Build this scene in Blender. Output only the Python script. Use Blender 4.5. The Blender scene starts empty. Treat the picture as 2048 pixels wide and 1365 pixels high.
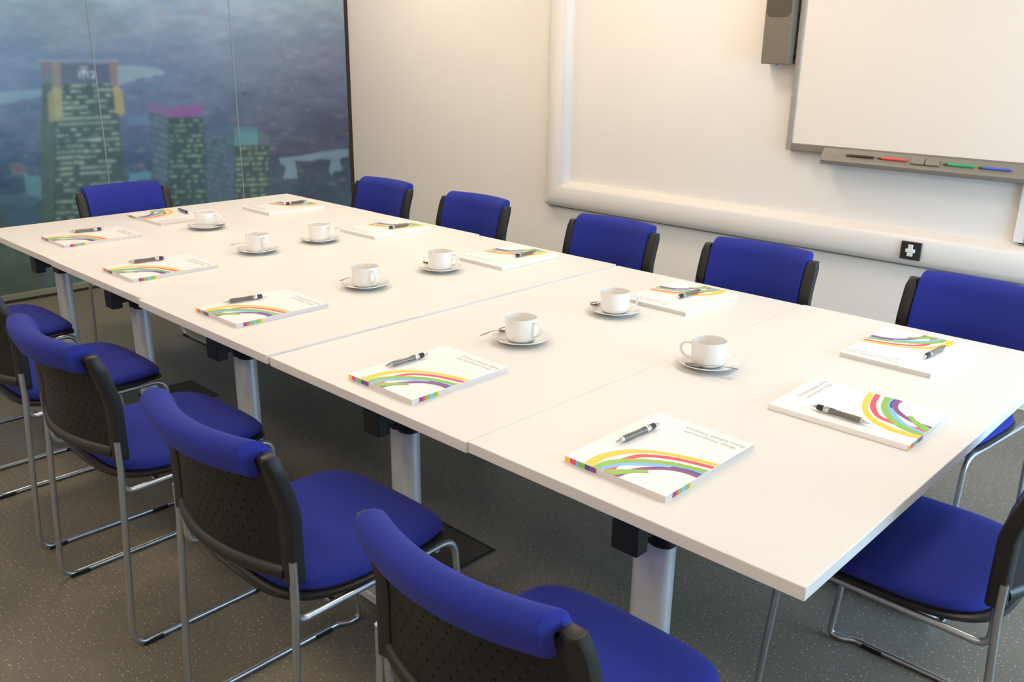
import bpy, math, random
import numpy as np
from mathutils import Vector, Matrix
random.seed(7); rng = np.random.RandomState(5)
scene = bpy.context.scene
COL = scene.collection
PI = math.pi

# ------------------------------------------------------------------ camera constants
CAM = np.array([-1.248055, -0.51238056, 1.55412705])
PITCH, YAW, ROLL, FPX = 0.319236181, 0.813056326, 0.0141158985, 1784.79072
def cam_axes():
    p, y, r = PITCH, YAW, ROLL
    f = np.array([math.sin(y)*math.cos(p), math.cos(y)*math.cos(p), -math.sin(p)])
    rt = np.array([math.cos(y), -math.sin(y), 0.0]); up = np.cross(rt, f)
    return math.cos(r)*rt+math.sin(r)*up, -math.sin(r)*rt+math.cos(r)*up, f
AR, AU, AF = cam_axes()

# ------------------------------------------------------------------ materials
def lin(c):
    c = np.asarray(c, float)/255.0
    return np.where(c <= .04045, c/12.92, ((c+.055)/1.055)**2.4)
def srgb(r, g, b): return tuple(float(x) for x in lin((r, g, b)))
MATS = {}
def mat(name, col, rough=.5, metal=0.0, noise=0.0, nscale=40.0, bump=0.0, bscale=200.0, spec=.5, sheen=0.0, emit=None, estr=0.0, coat=0.0, alpha=1.0, trans=0.0):
    m = bpy.data.materials.new(name); m.use_nodes = True
    nt = m.node_tree; b = nt.nodes['Principled BSDF']
    b.inputs['Base Color'].default_value = (*col, 1); b.inputs['Roughness'].default_value = rough
    b.inputs['Metallic'].default_value = metal; b.inputs['Specular IOR Level'].default_value = spec
    b.inputs['Coat Weight'].default_value = coat
    if sheen: b.inputs['Sheen Weight'].default_value = sheen; b.inputs['Sheen Roughness'].default_value = .5
    if trans: b.inputs['Transmission Weight'].default_value = trans
    if emit: b.inputs['Emission Color'].default_value = (*emit, 1); b.inputs['Emission Strength'].default_value = estr
    tc = nt.nodes.new('ShaderNodeTexCoord')
    if noise:
        n = nt.nodes.new('ShaderNodeTexNoise'); n.inputs['Scale'].default_value = nscale; n.inputs['Detail'].default_value = 4
        nt.links.new(tc.outputs['Object'], n.inputs['Vector'])
        mr = nt.nodes.new('ShaderNodeMapRange'); mr.inputs['To Min'].default_value = 1-noise; mr.inputs['To Max'].default_value = 1+noise
        nt.links.new(n.outputs['Fac'], mr.inputs['Value'])
        mx = nt.nodes.new('ShaderNodeMix'); mx.data_type = 'RGBA'; mx.blend_type = 'MULTIPLY'; mx.inputs['Factor'].default_value = 1
        mx.inputs['A'].default_value = (*col, 1); nt.links.new(mr.outputs['Result'], mx.inputs['B'])
        nt.links.new(mx.outputs['Result'], b.inputs['Base Color'])
    if bump:
        n2 = nt.nodes.new('ShaderNodeTexNoise'); n2.inputs['Scale'].default_value = bscale
        nt.links.new(tc.outputs['Object'], n2.inputs['Vector'])
        bp = nt.nodes.new('ShaderNodeBump'); bp.inputs['Strength'].default_value = bump; bp.inputs['Distance'].default_value = .002
        nt.links.new(n2.outputs['Fac'], bp.inputs['Height']); nt.links.new(bp.outputs['Normal'], b.inputs['Normal'])
    MATS[name] = m
    return m
M_wall = mat('wall_paint', (.86, .83, .78), .75, noise=.015, nscale=3, bump=.15, bscale=120)
M_ceil = mat('ceiling_tile', (.8, .8, .78), .9, noise=.05, nscale=60)
M_trunk = mat('trunking_plastic', (.86, .83, .79), .38, noise=.01, nscale=5)
M_top = mat('table_laminate', (.76, .75, .72), .38, noise=.012, nscale=6, spec=.45)
M_edge = mat('table_edging', (.76, .75, .73), .45, noise=.01, nscale=20)
M_leg = mat('table_leg_paint', (.60, .66, .74), .3, metal=.35, noise=.03, nscale=10)
M_blk = mat('black_plastic', (.011, .011, .011), .45, noise=.15, nscale=50, spec=.3)
M_cap = mat('post_plastic', (.013, .012, .011), .42, noise=.1, nscale=50, spec=.4)
M_chrome = mat('chair_chrome', (.46, .48, .50), .3, metal=.9)
def fabric(name, col):
    m = mat(name, col, .85, sheen=.04, spec=.12)
    nt = m.node_tree; b = nt.nodes['Principled BSDF']
    tc = nt.nodes.new('ShaderNodeTexCoord'); w = nt.nodes.new('ShaderNodeTexVoronoi'); w.inputs['Scale'].default_value = 900
    nt.links.new(tc.outputs['Object'], w.inputs['Vector'])
    mr = nt.nodes.new('ShaderNodeMapRange'); mr.inputs['To Min'].default_value = 1.15; mr.inputs['To Max'].default_value = .8
    nt.links.new(w.outputs['Distance'], mr.inputs['Value'])
    mx = nt.nodes.new('ShaderNodeMix'); mx.data_type = 'RGBA'; mx.blend_type = 'MULTIPLY'; mx.inputs['Factor'].default_value = 1
    mx.inputs['A'].default_value = (*col, 1); nt.links.new(mr.outputs['Result'], mx.inputs['B']); nt.links.new(mx.outputs['Result'], b.inputs['Base Color'])
    bp = nt.nodes.new('ShaderNodeBump'); bp.inputs['Strength'].default_value = .25; bp.inputs['Distance'].default_value = .001
    nt.links.new(w.outputs['Distance'], bp.inputs['Height']); nt.links.new(bp.outputs['Normal'], b.inputs['Normal'])
    return m
M_blue = fabric('blue_fabric', (.023, .034, .275))
def perforated():
    m = mat('perforated_plastic', (.011, .0105, .010), .5, spec=.25)
    nt = m.node_tree; b = nt.nodes['Principled BSDF']; L = nt.links
    at = nt.nodes.new('ShaderNodeAttribute'); at.attribute_name = 'perf'
    sp = nt.nodes.new('ShaderNodeSeparateXYZ'); L.new(at.outputs['Vector'], sp.inputs[0])
    def mth(op, a, bb=None, c=None):
        n = nt.nodes.new('ShaderNodeMath'); n.operation = op
        for i, v in enumerate((a, bb, c)):
            if v is None: continue
            if isinstance(v, (int, float)): n.inputs[i].default_value = v
            else: L.new(v, n.inputs[i])
        return n.outputs[0]
    row = mth('DIVIDE', sp.outputs['Y'], .021); ri = mth('FLOOR', row)
    odd = mth('MULTIPLY', mth('MODULO', ri, 2.0), .5)
    col = mth('ADD', mth('DIVIDE', sp.outputs['X'], .030), odd)
    fx = mth('MULTIPLY', mth('SUBTRACT', mth('FRACT', col), .5), .030)
    fy = mth('MULTIPLY', mth('SUBTRACT', mth('FRACT', row), .5), .021)
    d = mth('SQRT', mth('ADD', mth('MULTIPLY', fx, fx), mth('MULTIPLY', fy, fy)))
    hole = mth('LESS_THAN', d, .0034)
    msk = mth('MULTIPLY', hole, sp.outputs['Z'])
    mx = nt.nodes.new('ShaderNodeMix'); mx.data_type = 'RGBA'; mx.inputs['A'].default_value = (.011, .0105, .010, 1); mx.inputs['B'].default_value = (.0012, .0012, .0012, 1)
    L.new(msk, mx.inputs['Factor']); L.new(mx.outputs['Result'], b.inputs['Base Color'])
    rr = mth('MULTIPLY_ADD', msk, .5, .45); L.new(rr, b.inputs['Roughness'])
    bp = nt.nodes.new('ShaderNodeBump'); bp.inputs['Strength'].default_value = 1; bp.inputs['Distance'].default_value = .003; bp.invert = True
    L.new(msk, bp.inputs['Height']); L.new(bp.outputs['Normal'], b.inputs['Normal'])
    return m
M_perf = perforated()
M_china = mat('white_china', (.84, .83, .80), .12, coat=.4, noise=.01, nscale=10)
M_steel = mat('spoon_steel', (.36, .34, .31), .27, metal=1, noise=.05, nscale=60)
M_silver = mat('pen_silver', (.62, .62, .62), .2, metal=1, noise=.03, nscale=90)
M_smoke = mat('smoky_plastic', (.15, .135, .115), .15, noise=.25, nscale=60, coat=.5)
M_penblk = mat('pen_black', (.02, .02, .02), .25, noise=.1, nscale=60)
M_paper = mat('cover_card', (.90, .885, .88), .35, noise=.008, nscale=20, coat=.15)
M_pages = mat('page_block', (.72, .69, .68), .8, noise=.1, nscale=300)
M_ink = mat('grey_ink', (.30, .28, .29), .6, noise=.05, nscale=90)
RIB = dict(yellow=mat('print_yellow', srgb(250, 205, 70), .4, noise=.02), red=mat('print_red', srgb(238, 78, 98), .4, noise=.02),
           green=mat('print_green', srgb(142, 190, 82), .4, noise=.02), blue=mat('print_blue', srgb(128, 190, 238), .4, noise=.02),
           purple=mat('print_purple', srgb(136, 72, 138), .4, noise=.02), navy=mat('print_navy', srgb(62, 80, 150), .4, noise=.02))
M_grey = mat('speaker_grey', (.185, .155, .115), .5, noise=.03, nscale=30)
M_greydk = mat('speaker_grille', (.085, .07, .05), .6, noise=.15, nscale=400)
M_alu = mat('board_frame', (.40, .375, .31), .4, metal=.3, noise=.02, nscale=20)
M_tray = mat('tray_plastic', (.235, .215, .175), .45, noise=.04, nscale=40)
M_traydk = mat('tray_slot', (.05, .043, .03), .6, noise=.1)
M_board = mat('board_surface', (.87, .80, .71), .28, noise=.006, nscale=4)
M_mred = mat('marker_red', srgb(226, 74, 62), .4, noise=.02); M_mgreen = mat('marker_green', srgb(40, 165, 105), .4, noise=.02)
M_mblue = mat('marker_blue', srgb(88, 100, 190), .4, noise=.02)
M_sock = mat('socket_black', (.03, .028, .024), .35, noise=.05)
M_plug = mat('plug_white', (.8, .79, .77), .4, noise=.02)
M_lid = mat('floor_lid', (.035, .032, .030), .6, noise=.2, nscale=90)
M_lidrim = mat('floor_lid_rim', (.012, .012, .011), .5, noise=.1)
M_trim = mat('mural_trim', (.02, .016, .012), .5, noise=.1)
M_rail = mat('mural_rail', (.19, .21, .17), .5, noise=.06, nscale=20)
M_joint = mat('mural_joint', (.22, .27, .30), .5, noise=.05)
M_lamp = mat('lamp_diffuser', (.9, .9, .88), .6, emit=(1.0, .785, .575), estr=30.0, noise=.01)
M_lampf = mat('lamp_frame', (.8, .8, .8), .5, noise=.02)
M_winf = mat('window_frame_paint', (.7, .7, .7), .4, noise=.02)
def floor_material():
    m = mat('speckled_vinyl', (.16, .155, .135), .42, spec=.45)
    nt = m.node_tree; b = nt.nodes['Principled BSDF']; L = nt.links
    tc = nt.nodes.new('ShaderNodeTexCoord')
    n = nt.nodes.new('ShaderNodeTexNoise'); n.inputs['Scale'].default_value = 2.2; n.inputs['Detail'].default_value = 5; L.new(tc.outputs['Object'], n.inputs['Vector'])
    n3 = nt.nodes.new('ShaderNodeTexNoise'); n3.inputs['Scale'].default_value = 220; L.new(tc.outputs['Object'], n3.inputs['Vector'])
    cr = nt.nodes.new('ShaderNodeValToRGB'); cr.color_ramp.elements[0].color = (.172, .164, .132, 1); cr.color_ramp.elements[1].color = (.212, .200, .162, 1)
    cr.color_ramp.elements[0].position = .35; cr.color_ramp.elements[1].position = .65; L.new(n.outputs['Fac'], cr.inputs['Fac'])
    mm = nt.nodes.new('ShaderNodeMix'); mm.data_type = 'RGBA'; mm.blend_type = 'MULTIPLY'; mm.inputs['Factor'].default_value = .5
    L.new(cr.outputs['Color'], mm.inputs['A']); L.new(n3.outputs['Color'], mm.inputs['B'])
    prev = mm.outputs['Result']
    for sc, r, th, col, off in ((52, .085, .62, (.62, .58, .46, 1), 0), (75, .10, .70, (.42, .40, .34, 1), 3.3), (60, .08, .82, (.03, .03, .03, 1), 7.7)):
        mp = nt.nodes.new('ShaderNodeMapping'); mp.inputs['Location'].default_value = (off, off*.7, 0); L.new(tc.outputs['Object'], mp.inputs['Vector'])
        v = nt.nodes.new('ShaderNodeTexVoronoi'); v.inputs['Scale'].default_value = sc; v.voronoi_dimensions = '2D'; L.new(mp.outputs['Vector'], v.inputs['Vector'])
        a = nt.nodes.new('ShaderNodeMath'); a.operation = 'LESS_THAN'; a.inputs[1].default_value = r; L.new(v.outputs['Distance'], a.inputs[0])
        s = nt.nodes.new('ShaderNodeSeparateColor'); L.new(v.outputs['Color'], s.inputs[0])
        g = nt.nodes.new('ShaderNodeMath'); g.operation = 'GREATER_THAN'; g.inputs[1].default_value = th; L.new(s.outputs[0], g.inputs[0])
        t = nt.nodes.new('ShaderNodeMath'); t.operation = 'MULTIPLY'; L.new(a.outputs[0], t.inputs[0]); L.new(g.outputs[0], t.inputs[1])
        x = nt.nodes.new('ShaderNodeMix'); x.data_type = 'RGBA'; L.new(t.outputs[0], x.inputs['Factor']); L.new(prev, x.inputs['A']); x.inputs['B'].default_value = col
        prev = x.outputs['Result']
    L.new(prev, b.inputs['Base Color'])
    bp = nt.nodes.new('ShaderNodeBump'); bp.inputs['Strength'].default_value = .12; bp.inputs['Distance'].default_value = .002
    L.new(n3.outputs['Fac'], bp.inputs['Height']); L.new(bp.outputs['Normal'], b.inputs['Normal'])
    return m
M_floor = floor_material()

# ------------------------------------------------------------------ mesh builder
class MB:
    def __init__(s): s.v = []; s.f = []; s.mi = []
    def add(s, vs, fs, mi=0):
        o = len(s.v); s.v += [tuple(map(float, p)) for p in vs]; s.f += [tuple(i+o for i in f) for f in fs]; s.mi += [mi]*len(fs); return s
    def box(s, x0, x1, y0, y1, z0, z1, mi=0):
        vs = [(x, y, z) for z in (z0, z1) for y in (y0, y1) for x in (x0, x1)]
        return s.add(vs, [(0, 2, 3, 1), (4, 5, 7, 6), (0, 1, 5, 4), (2, 6, 7, 3), (0, 4, 6, 2), (1, 3, 7, 5)], mi)
    def prism(s, poly, z0, z1, mi=0):
        n = len(poly); vs = [(x, y, z0) for x, y in poly]+[(x, y, z1) for x, y in poly]
        return s.add(vs, [tuple(range(n-1, -1, -1)), tuple(range(n, 2*n))]+[(i, (i+1) % n, n+(i+1) % n, n+i) for i in range(n)], mi)
    def rings(s, rings, close=True, caps=True, mi=0):
        n = len(rings[0]); vs = [p for r in rings for p in r]; fs = []
        for k in range(len(rings)-1):
            for i in range(n if close else n-1):
                j = (i+1) % n; fs.append((k*n+i, k*n+j, (k+1)*n+j, (k+1)*n+i))
        if caps: fs.append(tuple(range(n-1, -1, -1))); fs.append(tuple((len(rings)-1)*n+i for i in range(n)))
        return s.add(vs, fs, mi)
    def tube(s, path, r, n=12, mi=0, radii=None):
        P = [Vector(p) for p in path]; rs = []
        t = (P[1]-P[0]).normalized(); up = Vector((0, 0, 1)) if abs(t.z) < .9 else Vector((1, 0, 0))
        a = t.cross(up).normalized()
        for i, p in enumerate(P):
            if i == 0: t = (P[1]-P[0])
            elif i == len(P)-1: t = (P[-1]-P[-2])
            else: t = (P[i+1]-P[i]).normalized()+(P[i]-P[i-1]).normalized()
            t = t.normalized(); a = (a-t*a.dot(t)).normalized(); b = t.cross(a)
            rr = radii[i] if radii else r
            rs.append([tuple(p+a*math.cos(2*PI*k/n)*rr+b*math.sin(2*PI*k/n)*rr) for k in range(n)])
        return s.rings(rs, mi=mi)
    def lathe(s, prof, n=48, mi=0, cx=0, cy=0):
        rs = [[(cx+r*math.cos(2*PI*k/n), cy+r*math.sin(2*PI*k/n), z) for k in range(n)] for r, z in prof]
        return s.rings(rs, caps=True, mi=mi)
    def cyl(s, x, y, z0, z1, r, n=24, mi=0): return s.lathe([(r, z0), (r, z1)], n, mi, x, y)
    def build(s, name, mats, parent=None, smooth=False, bevel=0, seg=2, angle=35, subs=0):
        me = bpy.data.meshes.new(name); me.from_pydata(s.v, [], s.f)
        if not isinstance(mats, (list, tuple)): mats = [mats]
        for m in mats: me.materials.append(m)
        me.polygons.foreach_set('material_index', s.mi)
        me.update()
        import bmesh
        bm = bmesh.new(); bm.from_mesh(me); bmesh.ops.recalc_face_normals(bm, faces=bm.faces)
        if bevel:
            nrm0 = [f_.normal.copy() for f_ in bm.faces]
            es = [e for e in bm.edges if len(e.link_faces) == 2 and e.calc_face_angle(0) > math.radians(angle)]
            res = bmesh.ops.bevel(bm, geom=es, offset=bevel, segments=seg, profile=.5, affect='EDGES', clamp_overlap=True)
            if not smooth:
                bm.normal_update(); few = len(nrm0) < 60
                for f_ in bm.faces: f_.smooth = (not few) or not any(f_.normal.dot(q) > .9998 for q in nrm0)
        bm.to_mesh(me); bm.free()
        o = bpy.data.objects.new(name, me); COL.objects.link(o)
        if smooth or bevel:
            if smooth:
                for p in me.polygons: p.use_smooth = True
            try:
                if smooth or len(nrm0) >= 60: me.set_sharp_from_angle(angle=math.radians(max(angle, 40)))
            except Exception: pass
        if subs:
            md = o.modifiers.new('sub', 'SUBSURF'); md.levels = subs; md.render_levels = subs
        if parent: o.parent = parent
        return o
def tag(o, label=None, cat=None, group=None, kind=None):
    if label: o['label'] = label
    if cat: o['category'] = cat
    if group: o['group'] = group
    if kind: o['kind'] = kind
    return o
def empty(name, loc=(0, 0, 0), rz=0):
    o = bpy.data.objects.new(name, None); o.empty_display_size = .05; COL.objects.link(o); o.location = loc; o.rotation_euler = (0, 0, rz); return o
KIDS = {}
def kids(o): return [c for c in COL.objects if c.parent == o]
def copy_tree(o, parent=None):
    c = o.copy(); COL.objects.link(c)
    if parent: c.parent = parent
    for ch in kids(o): copy_tree(ch, c)
    return c
def struct(o, label=None): o['kind'] = 'structure'; return o
def fillet(pts, rad, n=7):
    """round the corners of a polyline; rad per inner corner"""
    out = [Vector(pts[0])]
    for i in range(1, len(pts)-1):
        p, a, b = Vector(pts[i]), Vector(pts[i-1]), Vector(pts[i+1])
        u = (a-p).normalized(); w = (b-p).normalized(); r = rad[i-1]
        if r <= 0: out.append(p); continue
        d = min(r/math.tan(math.acos(max(-1, min(1, u.dot(w))))/2), (a-p).length*.49, (b-p).length*.49)
        A = p+u*d; B = p+w*d
        for k in range(n+1):
            t = k/n; out.append(A*(1-t)**2+p*2*t*(1-t)+B*t*t)
    out.append(Vector(pts[-1])); return [tuple(p) for p in out]
def text_mesh(body, size, name, m, parent, loc, rz=0, extrude=0.0, sx=1.0, rot=None):
    cu = bpy.data.curves.new(name+'_c', 'FONT'); cu.body = body; cu.size = size; cu.extrude = extrude
    t = bpy.data.objects.new('t', cu); COL.objects.link(t); bpy.context.view_layer.update()
    me = bpy.data.meshes.new_from_object(t.evaluated_get(bpy.context.evaluated_depsgraph_get()))
    bpy.data.objects.remove(t); me.name = name; me.materials.clear(); me.materials.append(m)
    o = bpy.data.objects.new(name, me); COL.objects.link(o); o.parent = parent; o.location = loc
    o.rotation_euler = rot if rot else (0, 0, rz); o.scale = (sx, 1, 1); return o

# ------------------------------------------------------------------ the room
X0, X1, Y0, Y1, ZC = -2.9, 3.13, -2.1, 5.44, 2.95
struct(MB().box(X0-.1, X1+.1, Y0-.1, Y1+.1, -.1, 0).build('floor', M_floor))
struct(MB().box(X0-.1, X1+.1, Y0-.1, Y1+.1, ZC, ZC+.1).build('ceiling', M_ceil))
struct(MB().box(X1, X1+.1, Y0-.1, Y1+.1, 0, ZC).build('wall_right', M_wall))
struct(MB().box(X0-.1, X0, Y0-.1, Y1+.1, 0, ZC).build('wall_left', M_wall))
struct(MB().box(X0, X1, Y1, Y1+.1, 0, ZC).build('wall_far', M_wall))
WX0, WX1, WZ0, WZ1 = .9, 3.0, .30, 1.9         # window opening behind the photographer
nb = MB(); nb.box(X0, WX0, Y0-.1, Y0, 0, ZC); nb.box(WX1, X1, Y0-.1, Y0, 0, ZC); nb.box(WX0, WX1, Y0-.1, Y0, 0, WZ0); nb.box(WX0, WX1, Y0-.1, Y0, WZ1, ZC)
struct(nb.build('wall_near', M_wall))
w = MB()
for x in (WX0, (WX0+WX1)/2-.025, WX1-.05): w.box(x, x+.05, Y0-.07, Y0-.02, WZ0, WZ1)
for z in (WZ0, WZ1-.05): w.box(WX0+.05, WX1-.05, Y0-.07, Y0-.02, z, z+.05)
struct(w.build('window_1', M_winf))
struct(MB().box(X1-.015, X1, Y0, Y1, 0, .1).build('baseboard_right', M_trunk, bevel=.003))

# ceiling lights
def ceiling_light(x, y, lab):
    r = empty('ceiling_light', (x, y, ZC-.05)); tag(r, lab, 'ceiling light', 'ceiling light panels')
    f = MB()
    for a in ((-.3, .3, -.3, -.27), (-.3, .3, .27, .3), (-.3, -.27, -.27, .27), (.27, .3, -.27, .27)): f.box(*a, 0, .05)
    f.build('frame', M_lampf, r); MB().box(-.27, .27, -.27, .27, .008, .02).build('diffuser', M_lamp, r)
for x, y, l in ((-2.0, -1.0, 'square lit ceiling panel in the near left corner'), (-2.0, 1.3, 'square lit ceiling panel over the left aisle beside the table'),
                (-2.0, 3.9, 'square lit ceiling panel in the far left corner'), 
                (.3, 3.2, 'square lit ceiling panel over the far half of the table'),
                (1.4, -.1, 'square lit ceiling panel over the near half of the table'),
                (2.15, 2.3, 'square lit ceiling panel above the trunking riser'), (2.2, 4.4, 'square lit ceiling panel in the far right corner by the mural')):
    ceiling_light(x, y, l)

# ------------------------------------------------------------------ mural
def paint_mural():
    """colours of the printed city panorama at every grid vertex (numpy)"""
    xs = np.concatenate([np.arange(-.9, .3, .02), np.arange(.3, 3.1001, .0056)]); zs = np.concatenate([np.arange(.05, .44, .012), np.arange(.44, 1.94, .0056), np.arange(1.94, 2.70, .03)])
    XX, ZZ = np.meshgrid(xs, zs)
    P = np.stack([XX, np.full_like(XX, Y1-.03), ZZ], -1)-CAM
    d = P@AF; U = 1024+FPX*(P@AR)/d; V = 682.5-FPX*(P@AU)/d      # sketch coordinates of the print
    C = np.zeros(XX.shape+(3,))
    def smooth_noise(sc_u, sc_v, seed):
        r = np.random.RandomState(seed); g = r.rand(160, 160)
        a = (U/sc_u+20) % 158; b = (V/sc_v+40) % 158; i = a.astype(int); j = b.astype(int); fa = a-i; fb = b-j
        fa = fa*fa*(3-2*fa); fb = fb*fb*(3-2*fb)
        return (g[i, j]*(1-fa)*(1-fb)+g[i+1, j]*fa*(1-fb)+g[i, j+1]*(1-fa)*fb+g[i+1, j+1]*fa*fb)
    # background columns of colour: coarse lattice of key colours, paler top rows mix printed haze and painted-in glare
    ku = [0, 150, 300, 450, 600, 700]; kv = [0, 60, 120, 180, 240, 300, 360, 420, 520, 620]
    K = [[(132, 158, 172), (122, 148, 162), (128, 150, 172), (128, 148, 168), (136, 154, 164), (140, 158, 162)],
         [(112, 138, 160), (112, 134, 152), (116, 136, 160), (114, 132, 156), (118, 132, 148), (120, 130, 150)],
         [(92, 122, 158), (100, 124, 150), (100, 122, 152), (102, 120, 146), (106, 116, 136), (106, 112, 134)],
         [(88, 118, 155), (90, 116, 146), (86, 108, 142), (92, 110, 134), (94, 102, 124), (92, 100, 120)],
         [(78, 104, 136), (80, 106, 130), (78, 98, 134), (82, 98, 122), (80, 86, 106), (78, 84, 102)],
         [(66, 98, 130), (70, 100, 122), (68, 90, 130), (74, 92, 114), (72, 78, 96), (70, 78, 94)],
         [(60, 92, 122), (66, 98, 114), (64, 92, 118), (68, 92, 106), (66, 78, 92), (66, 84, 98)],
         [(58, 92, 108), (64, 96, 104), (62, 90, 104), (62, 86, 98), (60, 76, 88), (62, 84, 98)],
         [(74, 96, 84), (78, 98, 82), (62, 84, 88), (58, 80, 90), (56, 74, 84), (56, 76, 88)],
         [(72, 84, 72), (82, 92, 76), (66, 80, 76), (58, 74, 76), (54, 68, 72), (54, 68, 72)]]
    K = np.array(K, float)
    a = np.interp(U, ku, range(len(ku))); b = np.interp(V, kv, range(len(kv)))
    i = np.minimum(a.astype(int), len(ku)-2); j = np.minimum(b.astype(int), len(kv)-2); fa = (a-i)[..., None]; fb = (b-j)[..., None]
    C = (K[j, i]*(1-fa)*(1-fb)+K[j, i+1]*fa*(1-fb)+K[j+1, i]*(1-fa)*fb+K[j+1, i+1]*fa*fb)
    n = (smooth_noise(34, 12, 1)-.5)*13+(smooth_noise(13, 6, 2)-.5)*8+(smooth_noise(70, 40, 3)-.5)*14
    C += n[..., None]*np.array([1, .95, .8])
    # distant lights and roofs scattered over the city
    r = np.random.RandomState(11)
    for k in range(520):
        u, v = r.uniform(-20, 705), r.uniform(2, 470)
        w_, h_ = r.uniform(2, 13), r.uniform(1.2, 4.5)
        col = np.array([(170, 130, 110), (150, 150, 120), (150, 110, 130), (130, 150, 160), (60, 75, 90), (50, 64, 84), (110, 140, 140), (140, 90, 100)][r.randint(8)], float)
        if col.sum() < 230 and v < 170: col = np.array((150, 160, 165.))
        s = .45*np.clip(1.15-((u-600)/900)**2, .3, 1)
        g = np.exp(-(((U-u)/w_)**2+((V-v)/h_)**2)*1.4)*s
        C = C*(1-g[..., None])+col*g[..., None]
    def poly(pts, col, al=1.0, soft=None):
        pts = np.array(pts, float); ins = np.zeros(U.shape, bool); n_ = len(pts)
        for q in range(n_):
            (x1, y1), (x2, y2) = pts[q], pts[(q+1) % n_]
            c = ((y1 > V) != (y2 > V))
            with np.errstate(divide='ignore', invalid='ignore'): xi = (x2-x1)*(V-y1)/(y2-y1+1e-12)+x1
            ins ^= (c & (U < xi))
        cc = np.array(col, float)+n[..., None]*.5
        C[ins] = (C*(1-al)+cc*al)[ins]; return ins
    W = (122, 152, 166)
    poly([(0, 184), (40, 182), (84, 177), (84, 192), (62, 199), (48, 198), (30, 204), (0, 210), (-60, 214), (-60, 188)], (110, 146, 165))
    poly([(234, 131), (262, 130), (290, 134), (318, 137), (331, 146), (322, 152), (308, 150), (300, 158), (285, 155), (262, 164), (236, 171)], (118, 148, 162))
    poly([(558, 316), (600, 312), (640, 304), (697, 297), (697, 313), (680, 318), (684, 342), (668, 343), (664, 354), (657, 340), (662, 320), (640, 318), (622, 323), (590, 322), (593, 335), (595, 358), (566, 358), (572, 334), (560, 326)], (112, 136, 148))
    poly([(258, 346), (304, 344), (302, 356), (274, 360), (272, 386), (260, 386)], (84, 138, 160))
    poly([(46, 344), (60, 352), (78, 350), (90, 362), (92, 395), (78, 398), (54, 392), (50, 372)], (84, 134, 150))
    poly([(20, 326), (40, 326), (54, 334), (48, 352), (22, 350)], (128, 112, 112), .6)
    poly([(0, 390), (48, 386), (84, 400), (60, 416), (10, 410), (-40, 420), (-40, 396)], (72, 112, 140), .7)
    poly([(10, 420), (60, 418), (90, 440), (84, 460), (20, 455)], (60, 98, 130), .7)
    poly([(252, 236), (296, 228), (300, 250), (256, 250)], (88, 128, 160), .6)
    # dark trees and small blocks at the right bottom and left
    for k in range(60):
        u = r.uniform(545, 690); v = r.uniform(365, 400); poly([(u, v), (u+r.uniform(5, 20), v-2), (u+r.uniform(5, 20), v+12), (u-2, v+10)], (62, 80, 96), .35)
    def facade(L, R, T, B, base, lit, rows, gap, slope, duty, seed, lean=0, al=.9, jit=1):
        """tower face between edge lines L(v), R(v); rows of lit windows following the perspective"""
        uL = L[0]+(V-T)*L[1]; uR = R[0]+(V-T)*R[1]
        t = (U-uL)/(uR-uL); vv = V-slope*(U-uL)
        ins = (t > 0) & (t < 1) & (vv > T) & (V < B)
        C[ins] = (np.array(base, float)+n[..., None]*.5)[ins]
        row = (vv-T)/gap; ri = np.floor(row).astype(int); fr = row-ri
        rr = np.random.RandomState(seed); tab = rr.rand(600, 48)
        # runs of lit windows: several spans per row
        seg = np.clip((t*11+tab[np.clip(ri, 0, 599), 0]*1.4).astype(int), 0, 46)
        val = tab[np.clip(ri, 0, 599), seg+1]
        fseg = (t*11+tab[np.clip(ri, 0, 599), 0]*1.4) % 1
        on = ins & (fr > .28+.1*jit*(tab[np.clip(ri, 0, 599), 3]-.5)) & (fr < .78) & (val < duty) & (t > .03) & (t < .97)
        on &= ~((fseg < .07) & (val < duty*.5))
        br = (.55+.6*tab[np.clip(ri, 0, 599), (seg+9) % 47])
        cl = np.array(lit, float)*br[..., None]+np.array(base, float)*(1-br[..., None])
        C[on] = (C*(1-al)+cl*al)[on]; return ins
    # tallest tower with its sign band
    poly([(84, 168), (112, 168), (104, 640), (86, 640), (82, 300)], (70, 96, 98))
    facade((80, .045), (114, .03), 250, 640, (70, 98, 96), (96, 122, 106), 30, 9, -.25, .5, 21, al=.6)
    facade((109, -.006), (232, .10), 168, 640, (64, 90, 92), (142, 168, 150), 40, 11.0, -.05, .66, 22)
    poly([(82, 122), (126, 122), (126, 166), (84, 168)], (96, 112, 124)); poly([(84, 124), (94, 124), (94, 142), (85, 142)], (126, 96, 112), .6); poly([(90, 142), (100, 142), (100, 160), (90, 160)], (92, 120, 130), .7)
    poly([(103, 124), (121, 124), (123, 178), (104, 178)], (126, 120, 122)); poly([(94, 190), (106, 176), (124, 176), (127, 242), (98, 244)], (132, 140, 106)); poly([(106, 176), (122, 176), (124, 236), (110, 238)], (146, 150, 112))
    poly([(122, 128), (222, 128), (224, 168), (122, 168)], (80, 96, 120)); poly([(76, 119), (236, 119), (236, 124), (76, 124)], (128, 148, 162), .8)
    poly([(216, 122), (234, 124), (236, 176), (224, 172)], (130, 110, 116)); poly([(224, 172), (238, 172), (240, 180), (246, 182), (250, 226), (240, 232), (232, 226)], (150, 144, 106))
    # mirrored sign on the tower
    sg = (158, 174, 184)
    poly([(155.5, 142), (159.5, 142), (161.5, 157), (158, 157)], sg); poly([(163, 139), (168.5, 139), (169, 157), (165.5, 157)], sg); poly([(161, 141), (172, 141), (172, 145), (161, 145)], sg)
    poly([(173, 142), (176.5, 142), (178, 156), (174.5, 156)], sg)
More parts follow.
